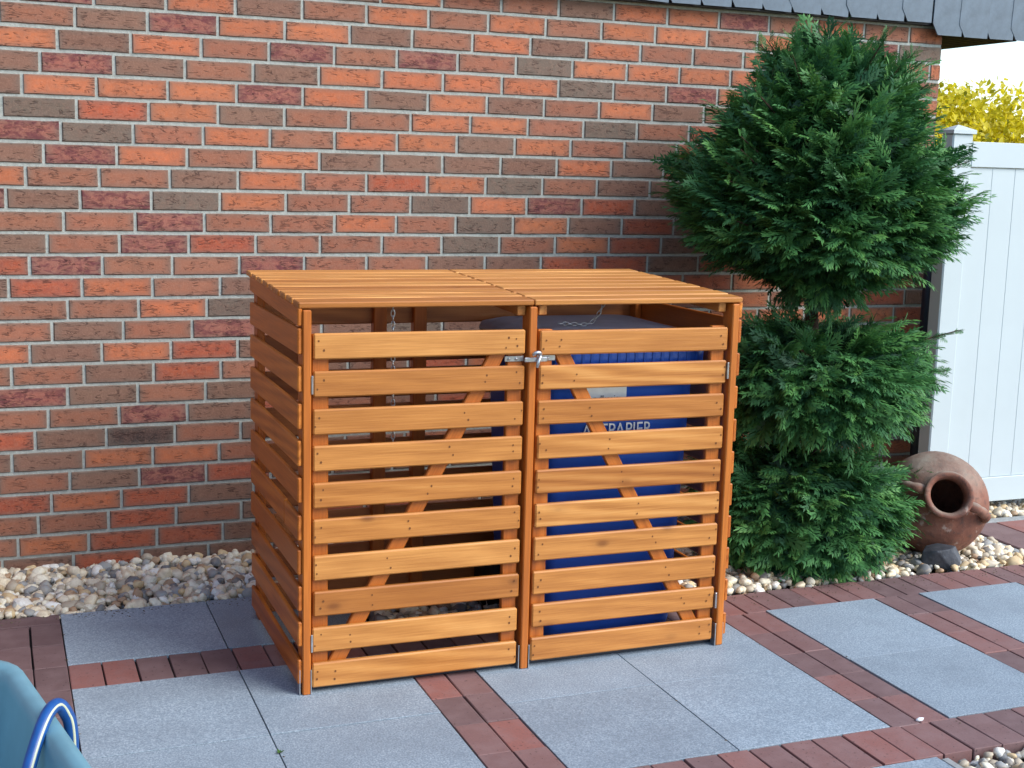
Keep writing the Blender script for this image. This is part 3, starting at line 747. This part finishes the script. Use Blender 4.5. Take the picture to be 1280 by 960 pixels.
# ------------------------------------------------------------------ conifer
def spray_proto(seed):
    """flat cypress spray: axis along +X, lying in XY, returns verts and tri/quad faces"""
    rr = random.Random(seed); V = []; F = []; T = []
    def kite(p, d, l, w, tip):
        d = Vector(d).normalized(); s = Vector((-d.y, d.x, 0)); p = Vector(p); o = len(V)
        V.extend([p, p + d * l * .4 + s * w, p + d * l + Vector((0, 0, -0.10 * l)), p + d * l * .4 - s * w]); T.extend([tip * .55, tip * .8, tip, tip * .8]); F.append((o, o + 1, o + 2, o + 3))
    n = 10
    kite((0, 0, 0), (1, 0, 0), 1.0, .026, .6)
    for i in range(n):
        t = 0.05 + 0.88 * i / (n - 1)
        for s in (-1, 1):
            l = (0.30 * (1 - t) ** 0.7 + 0.11) * rr.uniform(.65, 1.25); a = math.radians(rr.uniform(26, 44)) * s
            px_ = (t + rr.uniform(-.025, .025), 0, -0.05 * t)
            d = (math.cos(a), math.sin(a), rr.uniform(-.38, .06))
            kite(px_, d, l, .029, .85)
            if l > .19:
                for f_, da in ((.42, 30), (.62, -28)):
                    q = Vector(px_) + Vector(d) * l * f_; a2 = a + math.radians(da + rr.uniform(-8, 8))
                    kite(q, (math.cos(a2), math.sin(a2), rr.uniform(-.35, .05)), l * .46, .021, 1.0)
    return np.array([v[:] for v in V]), np.array(F), np.array(T)
SP = [spray_proto(s) for s in range(6)]
def interp(prof, z):
    for (z0, r0), (z1, r1) in zip(prof, prof[1:]):
        if z0 <= z <= z1: return r0 + (r1 - r0) * (z - z0) / (z1 - z0)
    return 0.02
TIERS = [
    ((2.735, -0.60), [(1.085, .04), (1.135, .15), (1.205, .33), (1.31, .425), (1.43, .44), (1.56, .395), (1.70, .315), (1.82, .225), (1.91, .135), (1.97, .04)], 560, 1.0),
    ((2.745, -0.62), [(0.55, .16), (0.60, .29), (0.69, .355), (0.785, .36), (0.86, .30), (0.92, .15)], 270, 0.35),
    ((2.690, -0.63), [(0.00, .22), (0.09, .305), (0.21, .34), (0.31, .32), (0.39, .22), (0.43, .12)], 270, 0.35)]
tree = thing('conifer_tree', 'dark green cypress clipped into three tiers beside the bin shelter', 'tree', (2.755, -0.60, -0.02))
TO = np.array([2.755, -0.60, -0.02])
trunk_path = catmull([(2.77, -.61, -.03), (2.765, -.605, .3), (2.755, -.60, .7), (2.735, -.595, 1.0), (2.73, -.60, 1.3), (2.735, -.60, 1.7), (2.74, -.60, 1.95)], 5)
tk = ob('trunk', tube_me('trunk', [p_ - Vector(TO) for p_ in trunk_path], [0.042 - 0.034 * i / (len(trunk_path) - 1) for i in range(len(trunk_path))], BARK, 9), tree)
VV = []; FF = []; TT = []; off = 0; BR = []
tr = np.random.default_rng(5)
def add_spray(pos, d, nrm, ln, tone, wf=1.0):
    global off
    v, f, t = SP[tr.integers(6)]
    d = d / np.linalg.norm(d); n = nrm - d * np.dot(nrm, d); n /= np.linalg.norm(n) + 1e-9; s = np.cross(n, d)
    curl = 0.45
    w = v.copy(); w[:, 1] *= wf; w[:, 2] -= curl * w[:, 0] ** 2 * .5 + 0.25 * w[:, 1] ** 2
    VV.append(pos + (w[:, [0]] * d + w[:, [1]] * s + w[:, [2]] * n) * ln); FF.append(f + off); off += len(v)
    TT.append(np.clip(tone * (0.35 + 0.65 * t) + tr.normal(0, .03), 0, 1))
for (cx_, cy_), prof, nb_, uplift in TIERS:
    z0, z1 = prof[0][0], prof[-1][0]
    # importance: area-ish sampling in z
    zs = np.linspace(z0, z1, 60); ws = np.array([interp(prof, z) + .06 for z in zs]); ws /= ws.sum()
    for i in range(nb_):
        z = tr.choice(zs, p=ws) + tr.uniform(-.015, .015); z = min(max(z, z0 + .005), z1 - .005)
        ph = tr.uniform(0, 2 * math.pi); r = interp(prof, z) * tr.normal(0.96, .085 + (.05 if z > 1.5 else 0))
        if tr.random() < .05: r *= tr.uniform(1.08, 1.2)
        end = np.array([cx_ + r * math.cos(ph), cy_ + r * math.sin(ph), z])
        if end[1] > 0.0: end[1] = 0.0 - tr.random() * .03
        if z > 1.45 and end[0] > 3.06: end[0] = 3.06 - tr.random() * .06
        if end[0] < 1.96 and end[1] < -.66: end[0] = 1.96
        zt = (z - z0) / (z1 - z0)
        if uplift > .5: rise = r * (0.25 + 0.9 * zt)
        else: rise = r * (-0.05 + 0.7 * zt)
        st = np.array([cx_ + .01 * math.cos(ph), cy_ + .01 * math.sin(ph), max(z - rise, z0 + .03 * tr.random() + (.05 if uplift > .5 else .06))])
        if i % 3 == 0: BR.append((st, end * .9 + st * .1))
        ax = end - st; Lb = np.linalg.norm(ax) + 1e-6; ax /= Lb
        ns = int(7 + 8 * r / .5)
        for k in range(ns):
            t = 0.40 + 0.60 * (k + tr.random()) / ns
            p0 = st + (end - st) * t
            side = 1 if k % 2 else -1
            hor = np.cross(ax, [0, 0, 1.0]); hor /= np.linalg.norm(hor) + 1e-9
            d = ax * tr.uniform(.55, 1.0) + hor * side * tr.uniform(.15, .85) + np.array([0, 0, tr.uniform(-.35, .15) + (.35 * zt if uplift > .5 else .12 * zt)])
            nrm = np.array([0, 0, 1.0]) * tr.uniform(.5, 1.2) + np.array([math.cos(ph), math.sin(ph), 0]) * tr.uniform(.1, 1.0) + tr.normal(0, .32, 3)
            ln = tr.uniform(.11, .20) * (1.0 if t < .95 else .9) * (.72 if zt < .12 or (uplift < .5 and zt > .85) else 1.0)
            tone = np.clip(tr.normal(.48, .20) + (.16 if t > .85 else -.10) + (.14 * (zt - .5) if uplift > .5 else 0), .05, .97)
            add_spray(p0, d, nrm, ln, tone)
        for q_ in range(3):
            add_spray(end - ax * tr.uniform(.03, .09), ax + tr.normal(0, .22, 3) + np.array([0, 0, .12 if uplift > .5 else .02]), np.array([0, 0, 1.0]) + tr.normal(0, .4, 3), tr.uniform(.13, .22), tr.uniform(.5, .9), tr.uniform(.5, .8))
PLUMES = []
for _ in range(34):
    z_ = tr.uniform(1.28, 1.98); ph_ = tr.uniform(0, 2 * math.pi); r_ = interp(TIERS[0][1], z_); up_ = .06 + .16 * max(0, (z_ - 1.3) / .7)
    c_ = np.array([math.cos(ph_), math.sin(ph_), 0])
    a_ = np.array([2.735, -.6, z_ - .05]) + c_ * r_ * .55; b_ = np.array([2.735, -.6, z_ + up_]) + c_ * (r_ + tr.uniform(.05, .13))
    b_[1] = min(b_[1], -.01); b_[2] = min(b_[2], 2.04); b_[0] = min(b_[0], 3.16); PLUMES.append((a_, b_))
# long leader shoots
def shoot(p0, p1, ln=.13):
    p0 = np.array(p0, float); p1 = np.array(p1, float); a = p1 - p0; Lb = np.linalg.norm(a); a /= Lb; n = int(Lb / .016)
    BR.append((p0, p1))
    for k in range(n):
        t = (k + .5) / n; s = np.cross(a, tr.normal(0, 1, 3)); s /= np.linalg.norm(s)
        add_spray(p0 + a * Lb * t, a * 1.0 + s * .65, tr.normal(0, 1, 3), ln * (1.05 - .55 * t), tr.uniform(.45, .85))
for a_, b_ in (((2.73, -.6, 1.85), (2.70, -.64, 2.06)), ((2.73, -.6, 1.75), (2.53, -.66, 2.03)), ((2.74, -.6, 1.75), (2.86, -.68, 2.02)), ((2.74, -.6, 1.7), (2.95, -.66, 2.00)), ((2.74, -.6, 1.65), (2.46, -.75, 1.97)), ((2.74, -.6, 1.65), (3.06, -.62, 1.93)), ((2.74, -.6, 1.6), (3.10, -.6, 1.86)), ((2.74, -.6, 1.8), (2.60, -.80, 1.99))): shoot(a_, b_)
for a_, b_ in (((3.08, -.6, 1.46), (3.40, -.66, 1.60)), ((3.10, -.62, 1.36), (3.42, -.70, 1.46)), ((3.08, -.62, 1.28), (3.36, -.72, 1.34)), ((3.0, -.66, .82), (3.34, -.75, .92)), ((3.0, -.66, .72), (3.27, -.78, .76)), ((3.0, -.64, .30), (3.18, -.80, .345)), ((2.42, -.7, 1.45), (2.19, -.80, 1.50)), ((2.45, -.7, 1.30), (2.21, -.82, 1.36)), ((2.45, -.7, 1.55), (2.24, -.8, 1.66)), ((2.5, -.7, 1.7), (2.30, -.78, 1.83))): shoot(a_, b_, .085)
for a_, b_ in PLUMES: shoot(a_, b_, .10)
V = np.concatenate(VV) - TO; F = np.concatenate(FF)
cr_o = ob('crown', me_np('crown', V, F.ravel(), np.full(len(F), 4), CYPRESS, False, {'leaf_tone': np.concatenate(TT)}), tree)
bV = []; bF = []
for s_, e_ in BR:
    a = Vector(e_ - s_).normalized(); u = a.orthogonal().normalized(); w_ = a.cross(u); o = len(bV)
    for q, r in ((s_, .007), ((s_ + e_) / 2, .0048), (e_, .0015)):
        for k in range(4): bV.append(Vector(q - TO) + (u * math.cos(k * 1.5708) + w_ * math.sin(k * 1.5708)) * r)
    for i in range(2):
        for k in range(4): bF.append((o + i * 4 + k, o + i * 4 + (k + 1) % 4, o + i * 4 + 4 + (k + 1) % 4, o + i * 4 + 4 + k))
lb = ob('branches', me_from('branches', bV, bF, BARK), tree); lb['kind'] = 'stuff'

# ------------------------------------------------------------------ golden hedge behind the fence
hd = thing('golden_hedge', 'yellow green leafy hedge rising behind the white fence', 'hedge', (6.4, 2.4, -0.05))
HO = np.array([6.4, 2.4, -0.05]); hv = []; hf = []; ht = []; ho = 0
hr = np.random.default_rng(9)
LUMPS = [((5.15, 2.1, 1.25), (.75, .6, .72)), ((5.75, 2.3, 1.42), (.65, .6, .70)), ((6.35, 2.3, 1.30), (.65, .6, .72)), ((7.0, 2.4, 1.2), (.8, .7, .7)), ((4.75, 2.0, .9), (.6, .5, .95)), ((5.9, 2.2, .6), (1.6, .6, .6)), ((7.8, 2.6, 1.1), (.9, .8, .8)), ((5.45, 2.2, 1.85), (.30, .3, .22))]
for c, rad in LUMPS:
    n = int(11000 * rad[0] * rad[2] / .5)
    for _ in range(n):
        d = hr.normal(0, 1, 3); d /= np.linalg.norm(d); 
        if d[1] > .55: continue
        rr_ = hr.uniform(.72, 1.05); p0 = np.array(c) + d * np.array(rad) * rr_ * (1 + .10 * math.sin(d[0] * 7 + c[0] * 3) + .08 * math.sin(d[2] * 9))
        l = hr.uniform(.034, .062); a = d * .6 + hr.normal(0, .6, 3) + np.array([0, 0, -.1]); a /= np.linalg.norm(a)
        nn = d * 1.5 + np.array([.2, -.5, .5]) + hr.normal(0, .55, 3); s = np.cross(nn, a); s /= np.linalg.norm(s) + 1e-9; up = np.cross(a, s)
        w_ = l * hr.uniform(.24, .34)
        hv += [p0, p0 + a * l * .35 + s * w_ + up * l * .06, p0 + a * l * .72 + s * w_ * .75 + up * l * .04, p0 + a * l, p0 + a * l * .72 - s * w_ * .75 + up * l * .04, p0 + a * l * .35 - s * w_ + up * l * .06]
        hf += [ho, ho + 1, ho + 2, ho + 3, ho + 3, ho + 4, ho + 5, ho]; ho += 6
        ht += [np.clip(hr.normal(.55, .25), 0, 1)] * 6
ob('foliage', me_np('foliage', np.array(hv) - HO, hf, np.full(len(hf) // 4, 4), GOLD, False, {'leaf_tone': ht}), hd)
for sx in (-1.5, -.9, -.2, .6, 1.3): ob('stem', tube_me('stem', [(sx, 0, 0), (sx + .05, 0, .6), (sx + .1, -.05, 1.3)], [.03, .022, .008], BARK, 7), hd)

# ------------------------------------------------------------------ white fence
FY = -0.30
fence = thing('white_fence', 'white vinyl privacy fence of vertical boards beside the house corner', 'fence', (3.68, FY, 0))
FOV = Vector((3.68, FY, 0))
def fp(name, x0, x1, y0, y1, z0, z1, m, parent=fence, ch=0.002):
    return ob(name, cbox(name, x1 - x0, y1 - y0, z1 - z0, m, ch), parent, ((x0 + x1) / 2 - 3.68, (y0 + y1) / 2 - FY, (z0 + z1) / 2))
pst = fp('post', 3.605, 3.715, FY - .005, FY + .075, -0.04, 1.722, VINYL, ch=0.006)
cap = ob('post_cap', me_from('post_cap', [(-.062, -.050, 0), (.062, -.050, 0), (.062, .050, 0), (-.062, .050, 0), (-.062, -.050, .016), (.062, -.050, .016), (.062, .050, .016), (-.062, .050, .016), (0, 0, .040)],
    [(3, 2, 1, 0), (0, 1, 5, 4), (1, 2, 6, 5), (2, 3, 7, 6), (3, 0, 4, 7), (4, 5, 8), (5, 6, 8), (6, 7, 8), (7, 4, 8)], VINYL), fence, (3.660 - 3.68, .035, 1.722))
fp('top_rail', 3.716, 6.3, FY - .003, FY + .045, 1.580, 1.690, VINYL)
fp('bottom_rail', 3.716, 6.3, FY - .003, FY + .045, 0.050, 0.165, VINYL)
xx = 3.716
while xx < 6.2:
    fp('board', xx, xx + .1266, FY + .006, FY + .034, .166, 1.579, VINYL, ch=0.0016); xx += .127
fp('backing', 3.717, 6.25, FY + .016, FY + .026, .166, 1.579, VINYL, ch=0)
fp('post', 6.30, 6.41, FY - .005, FY + .075, -.04, 1.722, VINYL, ch=0.006)
dp = tag(ob('downpipe', tube_me('downpipe', [(0, 0, -.03), (0, 0, 1.27)], .026, DARKM, 12), None, (3.738, -0.05, 0)), 'dark blue narrow pipe in the gap between brick corner and fence', 'pipe')

# ------------------------------------------------------------------ clay amphora on its side, with a stone wedged under it
ax = Vector((-0.40, -0.836, 0.375)).normalized()
C0 = Vector((3.299, -0.725, 0.191))
amph = thing('clay_jar', 'weathered terracotta jar lying on its side in the pebbles', 'jar', (C0.x, C0.y, 0.0))
prof = [(0.0, -.30), (.05, -.295), (.10, -.27), (.155, -.20), (.195, -.10), (.216, 0.0), (.212, .06), (.190, .12), (.150, .165), (.112, .188), (.092, .205), (.086, .222), (.090, .236), (.096, .246), (.097, .256), (.090, .262), (.077, .258), (.070, .245), (.068, .21), (.10, .17), (.17, .11), (.20, .0), (.17, -.13), (.0, -.26)]
q4 = ax.to_track_quat('Z', 'Y').to_matrix().to_4x4()
nseg = 48; V = []; F = []
for i, (r, z) in enumerate(prof):
    for k in range(nseg):
        a = 2 * math.pi * k / nseg; w_ = 1 + .012 * mnoise.noise(Vector((math.cos(a) * 2, math.sin(a) * 2, z * 8)))
        if 12 <= i <= 15: w_ *= 1 + .02 * mnoise.noise(Vector((math.cos(a) * 6, math.sin(a) * 6, 3)))
        V.append((q4 @ Vector((r * w_ * math.cos(a), r * w_ * math.sin(a), z)))[:])
for i in range(len(prof) - 1):
    for k in range(nseg): F.append((i * nseg + k, i * nseg + (k + 1) % nseg, (i + 1) * nseg + (k + 1) % nseg, (i + 1) * nseg + k))
ob('body', me_from('body', V, F, TERRA, True), amph, (0, 0, C0.z))
side = ax.cross(Vector((0, 0, 1))).normalized(); upv = side.cross(ax).normalized()
for s in (1, -1):
    pts = []
    sd_ = (side * s + upv * (.25 if s > 0 else -.40)).normalized()
    sd2 = sd_ if s > 0 else sd_
    for r, z in ((.088, .222), (.128, .226), (.158, .200), (.178, .165), (.188, .115)): pts.append((sd_ * r + ax * z)[:])
    ob('handle', tube_me('handle', catmull(pts, 5), [.017 + .004 * abs(math.sin(i * .5)) for i in range(21)], TERRA, 10), amph, (0, 0, C0.z))
bm = bmesh.new(); rr = random.Random(4)
for p_ in ((-.075, -.02, -.04), (.06, -.045, -.045), (.085, .03, -.04), (-.06, .045, -.04), (-.078, -.01, .012), (-.03, -.048, .030), (.028, -.040, .048), (.055, .0, .050), (.088, .01, .005), (.0, .045, .045), (-.05, .035, .028), (.075, -.030, -.01)):
    bm.verts.new([c * rr.uniform(.95, 1.05) for c in p_])
bmesh.ops.convex_hull(bm, input=list(bm.verts))
bmesh.ops.delete(bm, geom=[v for v in bm.verts if not v.link_faces], context='VERTS')
bmesh.ops.bevel(bm, geom=list(bm.edges), offset=0.005, segments=2, affect='EDGES', profile=0.6)
me = bpy.data.meshes.new('rock'); bm.to_mesh(me); bm.free(); me.materials.append(ROCK)
tag(ob('rock', me, None, (3.168, -0.945, .040), (0, .12, -.35)), 'dark slate blue stone wedged in front of the clay jar', 'rock')

# ------------------------------------------------------------------ teal tub and hose in the foreground
tub = thing('plastic_tub', 'teal plastic tub with rounded rim at the lower left', 'tub', (-0.552, -2.835, 0))
TB = Matrix.Rotation(math.radians(11.4), 4, 'Z')
def tl(hx, hy, r, z): return [tuple(TB @ Vector(p_)) for p_ in rr_loop(0, 0, hx, hy, r, z, 7)]
Zr = 0.50
V, F = loft([tl(.25, .42, .12, 0.0), tl(.26, .43, .12, .02), tl(.335, .52, .13, Zr - .02), tl(.365, .55, .14, Zr - .022), tl(.372, .557, .14, Zr - .008), tl(.366, .551, .14, Zr + .004), tl(.350, .535, .13, Zr + .008), tl(.335, .52, .12, Zr + .002), tl(.328, .512, .12, Zr - .02), tl(.252, .42, .11, .03)], True, True)
tb_o = ob('body', me_from('body', V, F, TUB, True), tub)
def hose_pts():
    return [(-.335, -2.86, .20), (-.305, -2.80, .36), (-.275, -2.72, .455), (-.245, -2.655, .515), (-.222, -2.615, .528), (-.205, -2.60, .505), (-.196, -2.60, .46), (-.195, -2.61, .30), (-.17, -2.70, .06), (-.10, -2.95, .012), (-.12, -3.4, .012)]
HP = catmull(hose_pts(), 8)
hs = tag(ob('garden_hose', tube_me('garden_hose', HP, .0125, HOSEB, 14)), 'blue garden hose with a pale stripe hooked over the tub rim', 'hose')
st_ = []
for i, p_ in enumerate(HP):
    t = (HP[min(i + 1, len(HP) - 1)] - HP[max(i - 1, 0)]).normalized(); side_ = t.cross(Vector((-.8, .4, .3))).normalized()
    nrm = (Vector((.35, -.85, .25)) - t * t.dot(Vector((.35, -.85, .25)))).normalized()
    st_.append(p_ + nrm * .0095)
ob('stripe', tube_me('stripe', st_, .0036, HOSEW, 8), hs)
# weed in the slab joint
wv = []; wf = []; wt = []
for k in range(9):
    a = k * .75 + .3; l = .006 + .004 * (k % 3); d = Vector((math.cos(a), math.sin(a), .35)); s = Vector((-d.y, d.x, 0)) * .25; o = len(wv)
    wv += [(0, 0, 0), tuple(d * l * .5 + s * l), tuple(d * l), tuple(d * l * .5 - s * l)]; wf += [o, o + 1, o + 2, o + 3]; wt += [random.random()] * 4
tag(ob('weed', me_np('weed', np.array(wv), wf, [4] * 9, WEED, False, {'leaf_tone': wt}), None, (.349, -1.815, .001)), 'tiny green weed growing in the joint between grey slabs', 'weed')
